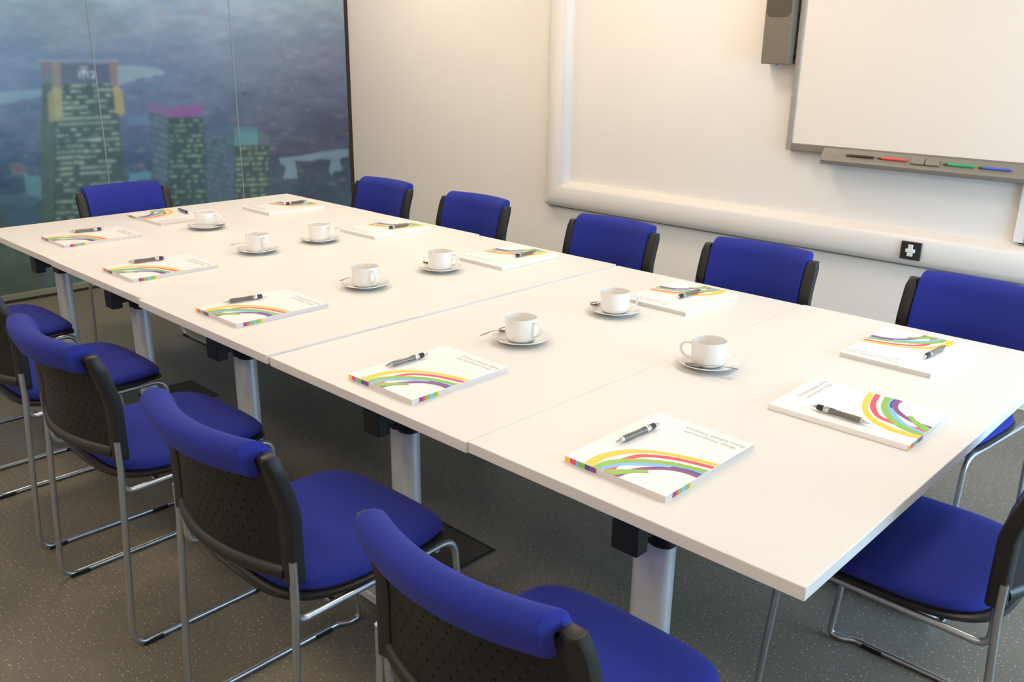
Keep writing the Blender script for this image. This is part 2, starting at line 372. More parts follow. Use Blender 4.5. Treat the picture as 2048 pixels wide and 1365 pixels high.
    poly([(179, 142), (190, 142), (190.5, 159), (181, 156), (181, 153), (185.5, 154), (185, 145.5), (179, 146)], sg)
    poly([(155, 137), (160, 133), (168, 131.5), (174, 133), (178, 138), (173, 138), (168, 135), (161, 136.5)], (176, 150, 146))
    # pink topped block
    facade((298, .06), (338, -.02), 222, 640, (72, 96, 116), (104, 136, 136), 30, 15, .38, .7, 31, al=.6)
    facade((337, -.005), (404, .06), 236, 640, (58, 84, 88), (122, 156, 128), 30, 10.2, -.02, .52, 32)
    poly([(292, 199), (303, 206), (338, 214), (405, 206), (404, 232), (360, 236), (336, 236), (300, 222)], (112, 94, 136)); poly([(340, 214), (404, 208), (404, 231), (340, 234)], (128, 84, 142), .8)
    poly([(300, 198), (404, 200), (404, 208), (338, 214), (303, 206)], (84, 112, 138), .8)
    # teal topped block
    facade((412, .02), (470, 0), 262, 640, (72, 96, 114), (98, 128, 128), 30, 12, .33, .55, 41, al=.6)
    facade((469, 0), (538, .02), 292, 640, (64, 84, 84), (134, 156, 128), 30, 10.5, -.03, .68, 42)
    poly([(414, 240), (424, 246), (468, 250), (468, 280), (414, 268)], (76, 100, 124)); poly([(470, 264), (515, 262), (517, 290), (468, 292)], (84, 136, 142)); poly([(517, 262), (538, 270), (540, 292), (518, 290)], (84, 104, 108)); poly([(468, 252), (516, 254), (516, 264), (470, 266)], (82, 118, 136), .8)
    # low riverside blocks and lit yards at the left bottom (below the table edge)
    for k in range(90):
        u = r.uniform(-80, 190); v = r.uniform(470, 620); w_ = r.uniform(6, 26); h_ = r.uniform(4, 12)
        poly([(u, v), (u+w_, v-3), (u+w_+2, v+h_-3), (u+2, v+h_)], [(96, 112, 84), (70, 88, 78), (104, 112, 96), (60, 80, 76), (110, 120, 88)][r.randint(5)], .5)
    C = C*.86+C.mean(-1, keepdims=True)*.14
    for _ in range(3):
        C[1:-1] = (C[:-2]+2*C[1:-1]+C[2:])/4; C[:, 1:-1] = (C[:, :-2]+2*C[:, 1:-1]+C[:, 2:])/4
    C = np.clip(C, 20, 235)
    return xs, zs, C
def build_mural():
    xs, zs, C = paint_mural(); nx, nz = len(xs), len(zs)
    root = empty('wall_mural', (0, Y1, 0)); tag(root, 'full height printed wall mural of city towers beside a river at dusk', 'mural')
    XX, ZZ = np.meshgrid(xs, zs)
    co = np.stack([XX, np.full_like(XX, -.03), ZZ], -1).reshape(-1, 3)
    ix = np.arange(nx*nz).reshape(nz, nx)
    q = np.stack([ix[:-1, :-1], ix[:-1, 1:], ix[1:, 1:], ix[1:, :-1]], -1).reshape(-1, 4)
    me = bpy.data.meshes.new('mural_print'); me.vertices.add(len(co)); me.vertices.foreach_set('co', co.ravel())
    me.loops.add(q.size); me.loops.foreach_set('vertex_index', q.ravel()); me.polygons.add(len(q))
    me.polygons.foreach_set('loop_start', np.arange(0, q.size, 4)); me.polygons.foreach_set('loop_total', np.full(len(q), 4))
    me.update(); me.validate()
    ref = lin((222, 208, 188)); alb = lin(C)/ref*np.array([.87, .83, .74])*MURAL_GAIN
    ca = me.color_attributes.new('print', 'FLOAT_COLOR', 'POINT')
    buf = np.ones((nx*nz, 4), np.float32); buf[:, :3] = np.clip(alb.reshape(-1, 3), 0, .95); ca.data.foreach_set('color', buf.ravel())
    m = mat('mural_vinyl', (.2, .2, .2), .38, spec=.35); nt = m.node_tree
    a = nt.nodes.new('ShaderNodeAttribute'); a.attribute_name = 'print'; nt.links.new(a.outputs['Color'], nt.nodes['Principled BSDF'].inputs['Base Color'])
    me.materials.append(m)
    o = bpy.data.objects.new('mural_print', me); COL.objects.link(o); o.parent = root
    MB().box(-.9, 3.1, -.029, 0, .05, 2.70).build('backing_board', M_trim, root)
    MB().box(3.098, 3.13, -.034, 0, .0, 2.70).build('edge_trim', M_trim, root)
    b = MB(); b.box(-.9, 3.098, -.045, 0, .015, .052); b.build('bottom_rail', M_rail, root, bevel=.003)
    MB().box(-.9, 3.098, -.05, 0, 0, .015).build('bottom_gasket', M_trim, root)
    for x in (.205, 1.175, 2.135): MB().box(x-.004, x+.004, -.0325, -.0295, .052, 2.70).build('joint_strip', M_joint, root)
MURAL_GAIN = .86
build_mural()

# ------------------------------------------------------------------ trunking, socket, cover
prof = [(.085, 0), (.085, .010), (.076, .014), (.074, .038), (.064, .052), (.045, .060), (0, .063), (-.045, .060), (-.066, .050), (-.080, .026), (-.085, .010), (-.085, 0)]
yc, zc = 3.235, .662
top = [(X1-d, yc+s, ZC) for s, d in prof]; cor = [(X1-d, yc+s, zc-s) for s, d in prof]; end = [(X1-d, Y0, zc-s) for s, d in prof]
tr = empty('cable_trunking', (0, 0, 0)); tag(tr, 'white cable trunking running down the right wall then along it at dado height', 'cable trunking')
MB().rings([top, cor]).build('riser', M_trunk, tr, smooth=True, angle=60)
MB().rings([cor, end]).build('dado_run', M_trunk, tr, smooth=True, angle=60)
MB().box(X1-.012, X1, Y0, yc+.07, zc-.089, zc-.084).build('bottom_lip', M_tray, tr)
sk = empty('wall_socket', (X1-.0625, .975, .66)); tag(sk, 'black square wall socket with a white plug fitting on the dado trunking', 'wall socket')
MB().box(-.012, 0, -.047, .047, -.043, .043).build('face_plate', M_sock, sk, bevel=.003)
pb = MB(); pb.box(-.018, -.011, -.010, .012, .008, .030); pb.box(-.020, -.011, -.022, .022, -.008, .009); pb.box(-.019, -.011, -.013, .013, -.026, -.007); pb.build('plug_fitting', M_plug, sk, bevel=.002)
cv = empty('cable_cover', (X1, .52, .76)); tag(cv, 'narrow white cable cover rising from the trunking to the pen tray', 'cable cover')
MB().box(-.024, 0, -.045, .045, 0, .268).build('cover', M_trunk, cv, bevel=.002); MB().box(-.0255, -.0235, -.002, .001, .002, .266).build('seam', M_ink, cv); MB().box(-.02, -.002, -.04, .02, -.006, 0).build('end_gap', M_sock, cv)

# ------------------------------------------------------------------ whiteboard, tray, pens, speaker
wb = empty('whiteboard', (X1, .74, 1.07)); tag(wb, 'large interactive whiteboard with aluminium frame mounted on the right wall', 'whiteboard')
BY0, BY1, BH = -.96, .94, 1.36
MB().box(-.036, 0, BY0+.028, BY1-.028, .034, BH-.03).build('writing_surface', M_board, wb)
MB().box(-.044, 0, BY1-.029, BY1, 0, BH).build('side_frame', M_alu, wb, bevel=.003); MB().box(-.044, 0, BY0, BY0+.029, 0, BH).build('side_frame', M_alu, wb, bevel=.003)
MB().box(-.044, 0, BY0+.029, BY1-.029, 0, .036).build('bottom_frame', M_tray, wb, bevel=.003); MB().box(-.044, 0, BY0+.029, BY1-.029, BH-.03, BH).build('top_frame', M_alu, wb, bevel=.003)  # bottom bar takes the darker tray colour, painting in the shade on it
ty1 = 1.475-.74; ty0 = -.5-.74
tp = [(-.046, .028), (-.052, .022), (-.078, -.012), (-.096, -.016), (-.104, -.026), (-.100, -.040), (-.08, -.048), (-.046, -.036), (-.0445, -.02)]
MB().rings([[(x, ty1-.004+(.0 if x > -.09 else -.012), z) for x, z in tp]]+[[(x, ty1-.03, z) for x, z in tp], [(x, ty0, z) for x, z in tp]]).build('pen_tray', M_tray, wb, smooth=True, angle=50)
def on_tray(y0, y1, name, m, lab, cat, grp=None, wd=.012):
    o = empty(name, (X1, (y0+y1)/2, 1.07)); tag(o, lab, cat, grp); h = (y1-y0)/2
    # lies in the slope of the tray
    a = Vector((-.058, 0, .014)); b = Vector((-.0775, 0, -.0108)); nrm = Vector((-.79, 0, .61)); c = (a+b)/2
    P = []
    for yy, s in ((-h, .7), (-h+.006, 1), (h-.02, 1), (h, .6)):
        P.append([tuple(c+(b-a).normalized()*wd*s*k+nrm*t+Vector((0, yy, 0))) for k, t in ((-.5, 0), (-.5, .006*s), (-.3, .009*s), (.3, .009*s), (.5, .006*s), (.5, 0))])
    MB().rings(P[:3]).build('barrel', m, o, bevel=.0008); MB().rings(P[2:]).build('tip', M_greydk if 'red' in lab or 'green' in lab or 'blue' in lab else m, o); return o
on_tray(1.209, 1.347, 'board_pen', M_traydk, 'dark brown board pen leftmost in the whiteboard tray', 'board pen', 'pens in the whiteboard tray')
on_tray(1.056, 1.194, 'board_pen', M_mred, 'red board pen lying in the whiteboard tray', 'board pen', 'pens in the whiteboard tray')
on_tray(.759, .893, 'board_pen', M_mgreen, 'green board pen lying in the whiteboard tray', 'board pen', 'pens in the whiteboard tray')
on_tray(.607, .743, 'board_pen', M_mblue, 'blue board pen lying in the whiteboard tray', 'board pen', 'pens in the whiteboard tray')
er = empty('board_eraser', (X1, .972, 1.07)); tag(er, 'flat grey board eraser in the tray between red and green pens', 'eraser')
def slab(y0, y1, t, nm, m):
    a = Vector((-.058, 0, .014)); b = Vector((-.0775, 0, -.0108)); nrm = Vector((-.79, 0, .61))
    MB().rings([[tuple(p+Vector((0, yy, 0))) for p in (a, a+nrm*t, b+nrm*t, b)] for yy in (y0, y1)]).build(nm, m, er, bevel=.002)
slab(-.064, -.002, .010, 'eraser_body', M_tray); slab(.002, .064, .010, 'eraser_body', M_tray); slab(-.002, .002, .006, 'divider', M_traydk)
sp = empty('wall_speaker', (X1, 1.768, 1.487)); tag(sp, 'tall narrow grey loudspeaker on the wall left of the whiteboard', 'speaker')
MB().box(-.09, 0, -.074, .074, 0, .62).build('cabinet', M_grey, sp, bevel=.004)
g = [];
for k in range(9): a_ = PI+PI/2*k/8; g.append((-.066+.03*(1+math.cos(a_)), .222+.03*(1+math.sin(a_))))
for k in range(9): a_ = 1.5*PI+PI/2*k/8; g.append((.006+.03*(1+math.cos(a_)), .222+.03*(1+math.sin(a_))))
g += [(.066, .58), (-.066, .58)]
MB().rings([[(-.0915, -y, z) for y, z in g], [(-.089, -y, z) for y, z in g]]).build('grille', M_greydk, sp)
MB().box(-.07, -.03, -.079, -.073, .318, .6).build('side_bracket', M_blk, sp); MB().box(-.04, -.01, -.078, -.072, .026, .044).build('side_bracket', M_blk, sp)
MB().cyl(-.06, .0, -.005, .001, .005).build('screw', M_grey, sp)

# ------------------------------------------------------------------ tables
def table(y0, x0, zt, ly, lab):
    r = empty('conference_table', (x0, y0, 0)); tag(r, lab, 'table', 'white tables pushed together')
    W, D, th = 1.6, .7985, .027
    MB().box(0, W, 0, D, zt-th, zt).build('tabletop', M_top, r, bevel=.0018)
    b = MB(); b.box(.05, W-.05, ly-.02, ly+.02, zt-.088, zt-.045); b.build('crossbeam', M_blk, r, bevel=.003)
    MB().box(.014, .052, ly-.032, ly+.032, zt-.104, zt-.038).build('beam_end', M_blk, r, bevel=.004); MB().box(W-.052, W-.026, ly-.032, ly+.032, zt-.104, zt-.038).build('beam_end', M_blk, r, bevel=.004)
    mb = MB(); mb.box(.2, W-.2, ly-.16, ly+.16, zt-th-.012, zt-th); mb.box(.3, .36, ly-.02, ly+.02, zt-.05, zt-th-.01); mb.box(W-.36, W-.3, ly-.02, ly+.02, zt-.05, zt-th-.01); mb.build('mounting_plate', M_blk, r)
    for lx in (.125, 1.19):
        pr_ = []
        for k in range(40):
            a = 2*PI*k/40; ca, sa = math.cos(a), math.sin(a)
            x = .026*abs(ca)**.7*(1 if ca > 0 else -1); y = .045*abs(sa)**.7*(1 if sa > 0 else -1)
            if abs(y-.004) < .008: x *= .82
            pr_.append((lx+x, ly+y))
        MB().prism(pr_, .045, zt-.105).build('leg', M_leg, r, smooth=True)
        MB().prism([(lx+(px-lx)*1.12, ly+(py-ly)*1.06) for px, py in pr_], zt-.118, zt-.085).build('leg_collar', M_blk, r, smooth=True)
        ft = []
        for e in (-1, 1):
            for k in range(9): a = (-PI/2 if e < 0 else PI/2)+PI*(k/8-.5); ft.append((lx+.03*math.cos(a), ly+e*.25+.03*math.sin(a)))
        MB().prism(ft, .012, .045).build('foot', M_leg, r, bevel=.006, angle=60)
        f = MB(); f.cyl(lx, ly-.24, 0, .013, .02); f.build('glide', M_blk, r); f = MB(); f.cyl(lx, ly+.24, 0, .013, .02); f.build('glide', M_blk, r)
    return r
TT = .72
table(0, 0, TT, .375, 'nearest white table with the whole near end edge exposed')
table(.8, -.004, TT-.001, .365, 'second nearest white table, holding the two cups before the seam line')
table(1.6, -.012, TT+.005, .345, 'middle white table with the bright seam along its near side')
table(2.4, .0, TT+.006, .315, 'second farthest white table, next to the farthest one')
table(3.2, .004, TT+.006, .26, 'farthest white table before the city mural')

# ------------------------------------------------------------------ chairs
def crom(p, n=5):
    P = [p[0]]+list(p)+[p[-1]]; o = []
    for i in range(1, len(P)-2):
        for k in range(n):
            t = k/n; a, b, c, d = [np.array(q, float) for q in P[i-1:i+3]]
            o.append(tuple(.5*((2*b)+(-a+c)*t+(2*a-5*b+4*c-d)*t*t+(-a+3*b-3*c+d)*t**3)))
    o.append(tuple(p[-1])); return o
def prof_x(z): return .016 if z < .69 else .016-.040*((z-.69)/.14)**1.25
def sag(y): return -.058*(1-(y/.245)**2)
def chair_proto():
    r = empty('stacking_chair')
    for s in (1, -1):
        p = [(-.004, .242*s, .60), (-.004, .242*s, .52), (-.034, .244*s, .0085), (.412, .244*s, .0085), (.437, .226*s, .0095), (.474, .226*s, .0095), (.438, .226*s, .460), (.002, .226*s, .449), (.002, .230*s, .60)]
        path = fillet(p, [.2, .05, .03, .02, .045, .05, .03])
        MB().tube(path, .0085, 12).build('side_frame', M_chrome, r, smooth=True)
        for gx in (.02, .36): MB().box(gx-.028, gx+.028, .244*s-.0105, .244*s+.0105, 0, .013).build('glide', M_blk, r, bevel=.003)
    for x, z in ((.10, .449), (.385, .449)): MB().tube([(x, -.226, z), (x, .226, z)], .007, 10).build('cross_bar', M_chrome, r, smooth=True)
    def outline(sc, n=64, rear=0.0):
        o = []
        for k in range(n):
            a = 2*PI*k/n; ca, sa = math.cos(a), math.sin(a)
            e = 2/4.4 if ca > 0 else 2/3.0
            xx = (.250 if ca > 0 else .224-rear)*sc*abs(ca)**e*(1 if ca > 0 else -1)
            o.append((.222+xx, .237*sc*abs(sa)**(2/3.6)*(1 if sa > 0 else -1)))
        return o
    def droop(x): return .005-.026*max(0, (x-.375)/.10)**2
    def layer(sc, z, rear=0.0): return [(x, y, z+droop(x)) for x, y in outline(sc, rear=rear)]
    MB().rings([layer(.60, .452), layer(.97, .4575), layer(1.0, .462), layer(1.0, .470), layer(.975, .474), layer(.5, .474)]).build('seat_shell', M_cap, r, smooth=True)
    rr = []
    for sc, z in ((.90, .472), (.965, .476), (.985, .484), (.975, .493), (.945, .500), (.88, .5055), (.76, .508), (.5, .509), (.2, .5085)): rr.append(layer(sc, z, .014))
    MB().rings(rr).build('seat_cushion', M_blue, r, smooth=True)
    # back shell (perforated), thin curved sheet with a rim
    ys = np.linspace(-.208, .208, 33); zs = np.linspace(.575, .815, 19); mb = MB()
    for off, flip in ((-.006, 0), (.004, 1)):
        vs = [(prof_x(z)+sag(y)+off, y, z) for z in zs for y in ys]; n = len(ys); fs = [(k*n+i, k*n+i+1, (k+1)*n+i+1, (k+1)*n+i) for k in range(len(zs)-1) for i in range(n-1)]
        mb.add(vs, fs)
    o = mb.build('back_shell', M_perf, r, smooth=True)
    me = o.data; at = me.attributes.new('perf', 'FLOAT_VECTOR', 'POINT'); d = []
    for v in me.vertices:
        y, z = v.co.y, v.co.z; d += [y+1.0, z, 1.0 if (abs(y) < .178 and .60 < z < .79) else 0.0]
    at.data.foreach_set('vector', d)
    rim = [(prof_x(.572)+sag(y)-.004, y, .560+.012*(y/.21)**2*0) for y in np.linspace(-.215, .215, 29)]
    rg = []
    for (x, y, z) in rim: rg.append([(x+a, y, z+b) for a, b in ((-.014, -.002), (-.012, .012), (-.004, .020), (.008, .020), (.010, .0), (.006, -.010), (-.006, -.012))])
    MB().rings(rg).build('lower_rim', M_cap, r, smooth=True, angle=60)
    for s in (1, -1):
        rg = []
        for z in np.linspace(.545, .825, 15):
            px = prof_x(z)+sag(.225); w_ = .021 if z < .80 else .021-.006*((z-.80)/.025)**2; dd = .017
            rg.append([(px+a, .2265*s+b*s, z) for a, b in ((-dd, -w_), (-dd-.003, w_*.4), (-dd*.7, w_), (dd*.7, w_), (dd, w_*.6), (dd, -w_))])
        px = prof_x(.832)+sag(.225); rg.append([(px+a*.75, .2265*s+b*.8*s, .832) for a, b in ((-.017, -.02), (-.02, .008), (-.012, .02), (.012, .02), (.017, .012), (.017, -.02))])
        MB().rings(rg).build('back_post', M_cap, r, bevel=.002, angle=40)
    sec = [(.006, .605), (.020, .600), (.030, .608), (.033, .63), (.033, .78), (.035, .815), (.032, .838), (.020, .852), (.002, .858), (-.016, .855), (-.029, .844), (-.034, .826), (-.033, .800), (-.030, .788), (-.020, .782), (-.010, .784), (-.009, .80), (-.006, .818), (.006, .818), (.006, .79)]
    sec = crom(sec+[sec[0]], 3)[:-1]; cx_, cz_ = .006, .80; rg = []
    for y, sc in [(-.200, .93), (-.199, .97), (-.196, .99), (-.190, 1)]+[(t, 1) for t in np.linspace(-.17, .17, 23)]+[(.190, 1), (.196, .99), (.199, .97), (.200, .93)]:
        ring = []
        for a, z in sec:
            zz = cz_+(z-cz_)*(1-(1-sc)*(.35 if z > .78 else .10)); aa = a if a > -.008 and a < .01 else a*(1-(1-sc)*.6)
            ring.append((prof_x(zz)+sag(y)+aa, y, zz))
        rg.append(ring)
    MB().rings(rg).build('back_pad', M_blue, r, smooth=True, angle=70)
    for ch in kids(r):          # true width of the chair
        for v in ch.data.vertices: v.co.y *= .962
    return r
CH = chair_proto(); used = [False]
def chair(x, y, deg, lab, grp):
    o = CH if not used[0] else copy_tree(CH); used[0] = True
    o.location = (x, y, 0); o.rotation_euler = (0, 0, math.radians(deg)); tag(o, lab, 'chair', grp)
GL, GR = 'blue padded chairs along the left side of the table', 'blue padded chairs along the whiteboard side of the table'
CH_L = [(-.450, 3.225, 0, 'blue padded chair farthest on the left side, mostly outside the frame'),
        (-.435, 2.515, 0, 'blue padded chair fourth from the camera on the left, cut by the frame'),
        (-.446, 1.835, 1, 'blue padded chair third from the camera on the left side'),
        (-.441, 1.058, .5, 'blue padded chair second from the camera on the left side'),
        (-.441, .320, .5, 'nearest blue padded chair, cut off by the bottom of the picture')]
for x, y, d, l in CH_L: chair(x, y, d, l, GL)
CH_R = [(1.755, 3.33, 180, 'farthest blue chair on the whiteboard side, touching the mural corner'),
        (1.755, 2.62, 180, 'second farthest blue chair on the whiteboard side'),
        (1.750, 1.770, 180, 'middle blue chair on the whiteboard side, below the trunking corner'),
        (1.755, 1.082, 180, 'second nearest blue chair on the whiteboard side, left of the wall socket'),
        (1.765, .305, 174.5, 'nearest blue chair on the whiteboard side, cut by the right frame edge')]
for x, y, d, l in CH_R: chair(x, y, d, l, GR)
chair(.695, 4.05, -90, 'blue chair at the far end of the table against the mural', None)
chair(.69, -.185, 90, 'blue chair at the near end, seat showing past the table corner', None)

# ------------------------------------------------------------------ notebooks
BW, BL, BT = .255, .338, .0135
RIBS = [('yellow', [(.051, 0), (.047, .038), (.052, .074), (.071, .112), (.100, .142), (.142, .166), (.193, .184), (.254, .196)], [(.254, .184), (.205, .171), (.150, .155), (.112, .130), (.087, .100), (.073, .065), (.070, .03), (.073, 0)]),
        ('red', [(.101, 0), (.094, .035), (.093, .067), (.097, .090), (.108, .117), (.143, .145), (.183, .163), (.254, .180)], [(.254, .166), (.215, .158), (.176, .146), (.128, .118), (.112, .090), (.108, .067), (.111, .04), (.122, 0)]),
        ('blue', [(.084, 0), (.090, .03), (.104, .058), (.128, .084), (.160, .112), (.190, .130), (.224, .144), (.254, .158)], [(.254, .13), (.215, .120), (.185, .106), (.160, .090), (.13, .064), (.114, .045), (.104, .02), (.097, 0)]),
        ('green', [(.073, 0), (.075, .036), (.088, .062), (.103, .082), (.135, .110), (.173, .133), (.216, .147), (.254, .155)], [(.254, .139), (.224, .133), (.188, .121), (.143, .095), (.111, .062), (.095, .033), (.087, 0)]),
        ('navy', [(.190, .118), (.214, .127), (.236, .131), (.254, .130)], [(.254, .124), (.236, .124), (.214, .119), (.190, .108)]),
        ('purple', [(.124, 0), (.131, .03), (.140, .054), (.161, .087), (.185, .107), (.214, .122), (.236, .125), (.254, .124)], [(.254, .110), (.233, .111), (.211, .106), (.191, .096), (.171, .077), (.150, .05), (.144, .025), (.141, 0)]),
        ('green', [(.099, 0), (.115, .022), (.138, .045), (.163, .067)], [(.174, .058), (.153, .040), (.137, .014), (.128, 0)])]
def notebook_proto():
    r = empty('notebook')
    cb = ['yellow', 'red', 'blue', 'green', 'navy', 'purple']; names = list(RIB)
    mb = MB(); mb.box(.001, BW-.0006, .0006, BL-.0006, .0007, BT-.0008, 0)
    ed = [0, .014, .030, .038, .054, .066, .084]
    for k in range(6): mb.box(ed[k], ed[k+1], .0002, .002, .0007, BT-.0008, 1+names.index(cb[k]))
    vd = [.024, .036, .044, .058, .068, .084, .092]; cr_ = ['purple', 'red', 'green', 'blue', 'green', 'yellow']
    for k in range(6): mb.box(BW-.002, BW-.0002, vd[k], vd[k+1], .0007, BT-.0008, 1+names.index(cr_[k]))
    mb.build('page_block', [M_pages]+[RIB[n_] for n_ in names], r)
    c = MB(); c.box(0, BW, 0, BL, 0, .0007); c.box(0, BW, 0, BL, BT-.0008, BT); c.box(0, .001, 0, BL, .0007, BT-.0008)
    c.build('cover', M_paper, r)
    p = MB()
    for k, (nm, a, b) in enumerate(RIBS):
        A = crom(a); B = crom(b); z = BT+.00015+.00008*k
        # strip between the two curves, resampled to the same count
        def rs(L, n):
            L = np.array(L); s = np.concatenate([[0], np.cumsum(np.linalg.norm(np.diff(L, axis=0), axis=1))]); t = np.linspace(0, s[-1], n)
            return np.stack([np.interp(t, s, L[:, 0]), np.interp(t, s, L[:, 1])], 1)
        n = 28; A = rs(A, n); B = rs(B[::-1], n)
        vs = [(*q, z) for q in A]+[(*q, z) for q in B]; p.add(vs, [(i, i+1, n+i+1, n+i) for i in range(n-1)], names.index(nm))
    o = p.build('ribbon_print', [RIB[n_] for n_ in names], r)
    text_mesh('Ordinary people doing', .0165, 'cover_text', M_ink, r, (.100, .304, BT+.0002), sx=.98)
    text_mesh('extraordinary things', .0165, 'cover_text', M_ink, r, (.106, .285, BT+.0002), sx=.98)
    # grey wordmark on the spine
    return r
NB = notebook_proto(); nbu = [False]
def notebook(x, y, deg, z, lab, grp):
    o = NB if not nbu[0] else copy_tree(NB); nbu[0] = True
    o.location = (x, y, z); o.rotation_euler = (0, 0, math.radians(deg)); tag(o, lab, 'notebook', grp)
GNL, GNR = 'notebooks along the left side of the table', 'notebooks along the whiteboard side of the table'
ZT = [TT, TT-.001, TT+.005, TT+.006, TT+.006]
def zat(y): return ZT[max(0, min(4, int(y/.8)))]
side = ['farthest', 'second farthest', 'middle', 'second nearest', 'nearest']
for k, (x, yc_) in enumerate(((.118, 3.492), (.070, 2.746), (.058, 2.008), (.050, 1.176), (.077, .455))):
    notebook(x, yc_+BW/2, -90, zat(yc_)+.0004, side[k]+' ribbon covered notebook on the left side of the table', GNL)
for k, (x, yc_) in enumerate(((1.145, 3.574), (1.170, 2.753), (1.176, 1.966), (1.183, 1.133), (1.160, .344))):
    notebook(x+BL, yc_-BW/2, 90, zat(yc_)+.0004, side[k]+' ribbon covered notebook on the whiteboard side of the table', GNR)
notebook(.652, .083, 0, TT+.0004, 'ribbon covered notebook facing the near end chair', None)
notebook(.873, 3.893, 181.5, TT+.0064, 'ribbon covered notebook facing the far end chair', None)

# ------------------------------------------------------------------ pens
def pen_proto():
    r = empty('ballpoint_pen')      # local +x runs from the tip to the clicker
    def seg(name, prof, m):
        rs = [[(x, 1.12*rr*math.cos(2*PI*k/20), .0082+1.12*rr*math.sin(2*PI*k/20)) for k in range(20)] for x, rr in prof]
        return MB().rings(rs).build(name, m, r, smooth=True)
    seg('tip', [(0, .0006), (.002, .0012), (.004, .0022), (.022, .0056), (.023, .0058)], M_silver)
    seg('barrel', [(.023, .0060), (.040, .0064), (.070, .0058), (.096, .0062), (.101, .0064)], M_smoke)
    seg('ring', [(.101, .0067), (.102, .0070), (.114, .0070), (.115, .0067)], M_silver)
    seg('upper_barrel', [(.115, .0062), (.130, .0058), (.133, .0050)], M_penblk)
    seg('clicker', [(.133, .0036), (.146, .0034), (.148, .0026)], M_silver)
    MB().add([(.132, .003, .011), (.132, -.003, .011), (.132, -.003, .0155), (.132, .003, .0155), (.088, .002, .0140), (.088, -.002, .0140), (.088, -.002, .0155), (.088, .002, .0155)],
             [(0, 1, 2, 3), (4, 7, 6, 5), (0, 4, 5, 1), (3, 2, 6, 7), (0, 3, 7, 4), (1, 5, 6, 2)]).build('clip', M_penblk, r, bevel=.0006)
    return r
PEN = pen_proto(); pu = [False]
def pen(t, e, lab, grp, roll=0):
    o = PEN if not pu[0] else copy_tree(PEN); pu[0] = True
    a = math.atan2(e[1]-t[1], e[0]-t[0]); o.location = (t[0], t[1], zat(t[1])+.0004+BT+.0005); o.rotation_euler = (0, 0, a); tag(o, lab, 'pen', grp)
for k, (t, e) in enumerate((((.225, 3.585), (.370, 3.558)), ((.158, 2.850), (.303, 2.825)), ((.137, 2.103), (.282, 2.074)), ((.140, 1.266), (.288, 1.262)), ((.193, .537), (.341, .528)))):
    pen(t, e, 'smoky grey ballpoint pen on the %s left side notebook' % side[k], 'pens on the left side notebooks')
for k, (t, e) in enumerate((((1.470, 3.596), (1.322, 3.590)), ((1.455, 2.720), (1.307, 2.712)), ((1.464, 1.920), (1.316, 1.914)), ((1.440, 1.112), (1.292, 1.114)), ((1.410, .266), (1.262, .274)))):
    pen(t, e, 'smoky grey ballpoint pen on the %s whiteboard side notebook' % side[k], 'pens on the whiteboard side notebooks')
pen((.692, .186), (.699, .334), 'smoky grey ballpoint pen on the near end notebook', None)
pen((.850, 3.820), (.832, 3.673), 'smoky grey ballpoint pen on the far end notebook', None)

# ------------------------------------------------------------------ cups, saucers, spoons
def saucer_proto():
    o = MB().lathe([(.001, .0032), (.027, .0032), (.029, 0), (.033, 0), (.035, .003), (.058, .0085), (.083, .0165), (.0855, .0185), (.0845, .0200), (.081, .0188), (.060, .0115), (.046, .0078), (.040, .0065), (.001, .0065)], 64).build('saucer', M_china, None, smooth=True); return o
def cup_proto():
    r = empty('coffee_cup')
    MB().lathe([(.001, .0015), (.029, .0015), (.030, 0), (.034, 0), (.0405, .003), (.0452, .009), (.0470, .018), (.0476, .032), (.0485, .0690), (.0478, .0710), (.0462, .0695), (.0452, .032), (.0445, .018), (.042, .010), (.034, .006), (.001, .0055)], 64).build('bowl', M_china, r, smooth=True)
    p = fillet([(.045, 0, .060), (.066, 0, .064), (.079, 0, .050), (.068, 0, .026), (.045, 0, .016)], [.012, .013, .016], 8)
    rs = []; P = [Vector(q) for q in p]
    for i, q in enumerate(P):
        t = ((P[min(i+1, len(P)-1)]-P[max(i-1, 0)])).normalized(); nn = Vector((-t.z, 0, t.x))
        rs.append([tuple(q+nn*.0032*math.cos(2*PI*k/12)+Vector((0, 1, 0))*.0052*math.sin(2*PI*k/12)) for k in range(12)])
    MB().rings(rs).build('handle', M_china, r, smooth=True)
    return r
def spoon_proto():
    r = MB(); n = 15; rs = []
    for k in range(n):      # bowl then handle, flat sheet with thickness
        t = k/(n-1)*PI
        x = -.021*math.cos(t); w_ = max(.0125*math.sin(t)**.8, .0022); dip = -.0055*math.sin(t)
        rs.append([(x, -w_, .0055+dip*.1), (x, -w_*.5, .0045+dip*.8), (x, 0, .0045+dip), (x, w_*.5, .0045+dip*.8), (x, w_, .0055+dip*.1), (x, w_*.5, .0056+dip*.8), (x, 0, .0056+dip), (x, -w_*.5, .0056+dip*.8)])
    for x, w_, z in ((.032, .0028, .0085), (.055, .0029, .0125), (.080, .0038, .0145), (.105, .0050, .0150), (.120, .0056, .0148), (.1235, .0036, .0146)):
        h = .0009; rs.append([(x, -w_, z), (x, -w_*.5, z-h*.6), (x, 0, z-h), (x, w_*.5, z-h*.6), (x, w_, z), (x, w_*.5, z+h*.6), (x, 0, z+h), (x, -w_*.5, z+h*.6)])
    return r.rings(rs).build('teaspoon', M_steel, None, smooth=True, angle=80)
SA, CU, SO = saucer_proto(), cup_proto(), spoon_proto()
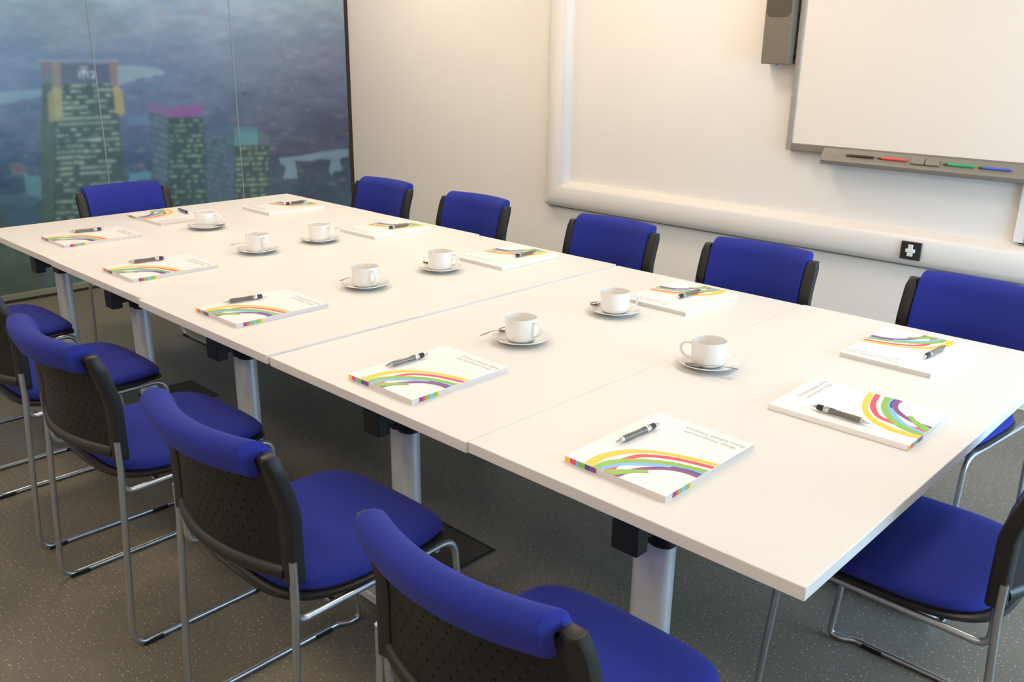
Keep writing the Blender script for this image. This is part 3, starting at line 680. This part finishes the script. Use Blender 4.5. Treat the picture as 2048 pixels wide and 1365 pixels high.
cups = [((.665, 2.758), -92, (.695, 2.835), (.575, 2.818)), ((.975, 2.764), -74, (1.000, 2.838), (1.122, 2.820)), ((.643, 2.004), -98, (.668, 2.080), (.550, 2.030)),
        ((1.006, 2.008), -64, (1.010, 2.085), (1.130, 2.062)), ((.602, 1.202), -84, (.608, 1.278), (.488, 1.254)), ((1.043, 1.191), -52, (1.035, 1.266), (1.155, 1.245)),
        ((.812, .692), 128, (.750, .700), (.782, .574)), ((.760, 3.362), -62, (.790, 3.288), (.672, 3.335))]
nm_ = ['on the left of the second farthest table', 'on the right of the second farthest table', 'on the left of the middle table', 'on the right of the middle table',
       'on the left of the second nearest table', 'on the right of the second nearest table', 'on the nearest table', 'on the farthest table by the far end notebook']
first = True
for (c, h, b, e), nn in zip(cups, nm_):
    z = zat(c[1])
    s = SA if first else copy_tree(SA); k = CU if first else copy_tree(CU); p = SO if first else copy_tree(SO); first = False
    s.location = (*c, z); tag(s, 'white china saucer '+nn, 'saucer', 'white saucers down the middle of the table')
    k.location = (c[0], c[1], z+.0068); k.rotation_euler = (0, 0, math.radians(h)); tag(k, 'white china coffee cup '+nn, 'cup', 'white cups down the middle of the table')
    # spoon bowl rests on the saucer slope, handle crosses the rim
    d = math.hypot(b[0]-c[0], b[1]-c[1]); zz = z+.0105+max(0, d-.05)*.26
    p.location = (b[0], b[1], zz); p.rotation_euler = (0, 0, math.atan2(e[1]-b[1], e[0]-b[0])); tag(p, 'steel teaspoon beside the cup '+nn, 'teaspoon', 'teaspoons on the saucers')

# ------------------------------------------------------------------ floor boxes
def floor_box(x, y, lab, rz=0):
    r = empty('floor_box', (x, y, 0), rz); tag(r, lab, 'floor box', 'floor boxes under the table')
    MB().box(-.12, .12, -.12, .12, .0005, .004).build('lid', M_lid, r, bevel=.001)
    f = MB()
    for a in ((-.132, .132, -.132, -.12), (-.132, .132, .12, .132), (-.132, -.12, -.12, .12), (.12, .132, -.12, .12)): f.box(*a, 0, .005)
    f.build('rim', M_lidrim, r, bevel=.001)
floor_box(.43, 1.39, 'dark square floor box under the middle of the table', 0)
floor_box(.48, 3.24, 'dark square floor box under the far end of the table', 0)

# ------------------------------------------------------------------ light
def area(loc, rot, sx, sy, e, col, name):
    l = bpy.data.lights.new(name, 'AREA'); l.shape = 'RECTANGLE'; l.size = sx; l.size_y = sy; l.energy = e; l.color = col
    o = bpy.data.objects.new(name, l); COL.objects.link(o); o.location = loc; o.rotation_euler = rot; return o
area(((WX0+WX1)/2, Y0-.12, (WZ0+WZ1)/2), (math.radians(90), 0, 0), WX1-WX0, WZ1-WZ0, 150, (.44, .72, 1.0), 'window_daylight')
wd = bpy.data.worlds.new('World'); scene.world = wd; wd.use_nodes = True
wd.node_tree.nodes['Background'].inputs['Color'].default_value = (.55, .75, 1, 1); wd.node_tree.nodes['Background'].inputs['Strength'].default_value = .6

# ------------------------------------------------------------------ camera
cam = bpy.data.cameras.new('camera'); cam.sensor_width = 36; cam.lens = FPX/2048*36; cam.clip_start = .05
co = bpy.data.objects.new('camera', cam); COL.objects.link(co)
co.matrix_world = Matrix(((AR[0], AU[0], -AF[0], CAM[0]), (AR[1], AU[1], -AF[1], CAM[1]), (AR[2], AU[2], -AF[2], CAM[2]), (0, 0, 0, 1)))
scene.camera = co
vs = scene.view_settings; vs.view_transform = 'Standard'; vs.look = 'None'; vs.gamma = 1; vs.use_curve_mapping = False; vs.exposure = -0.13
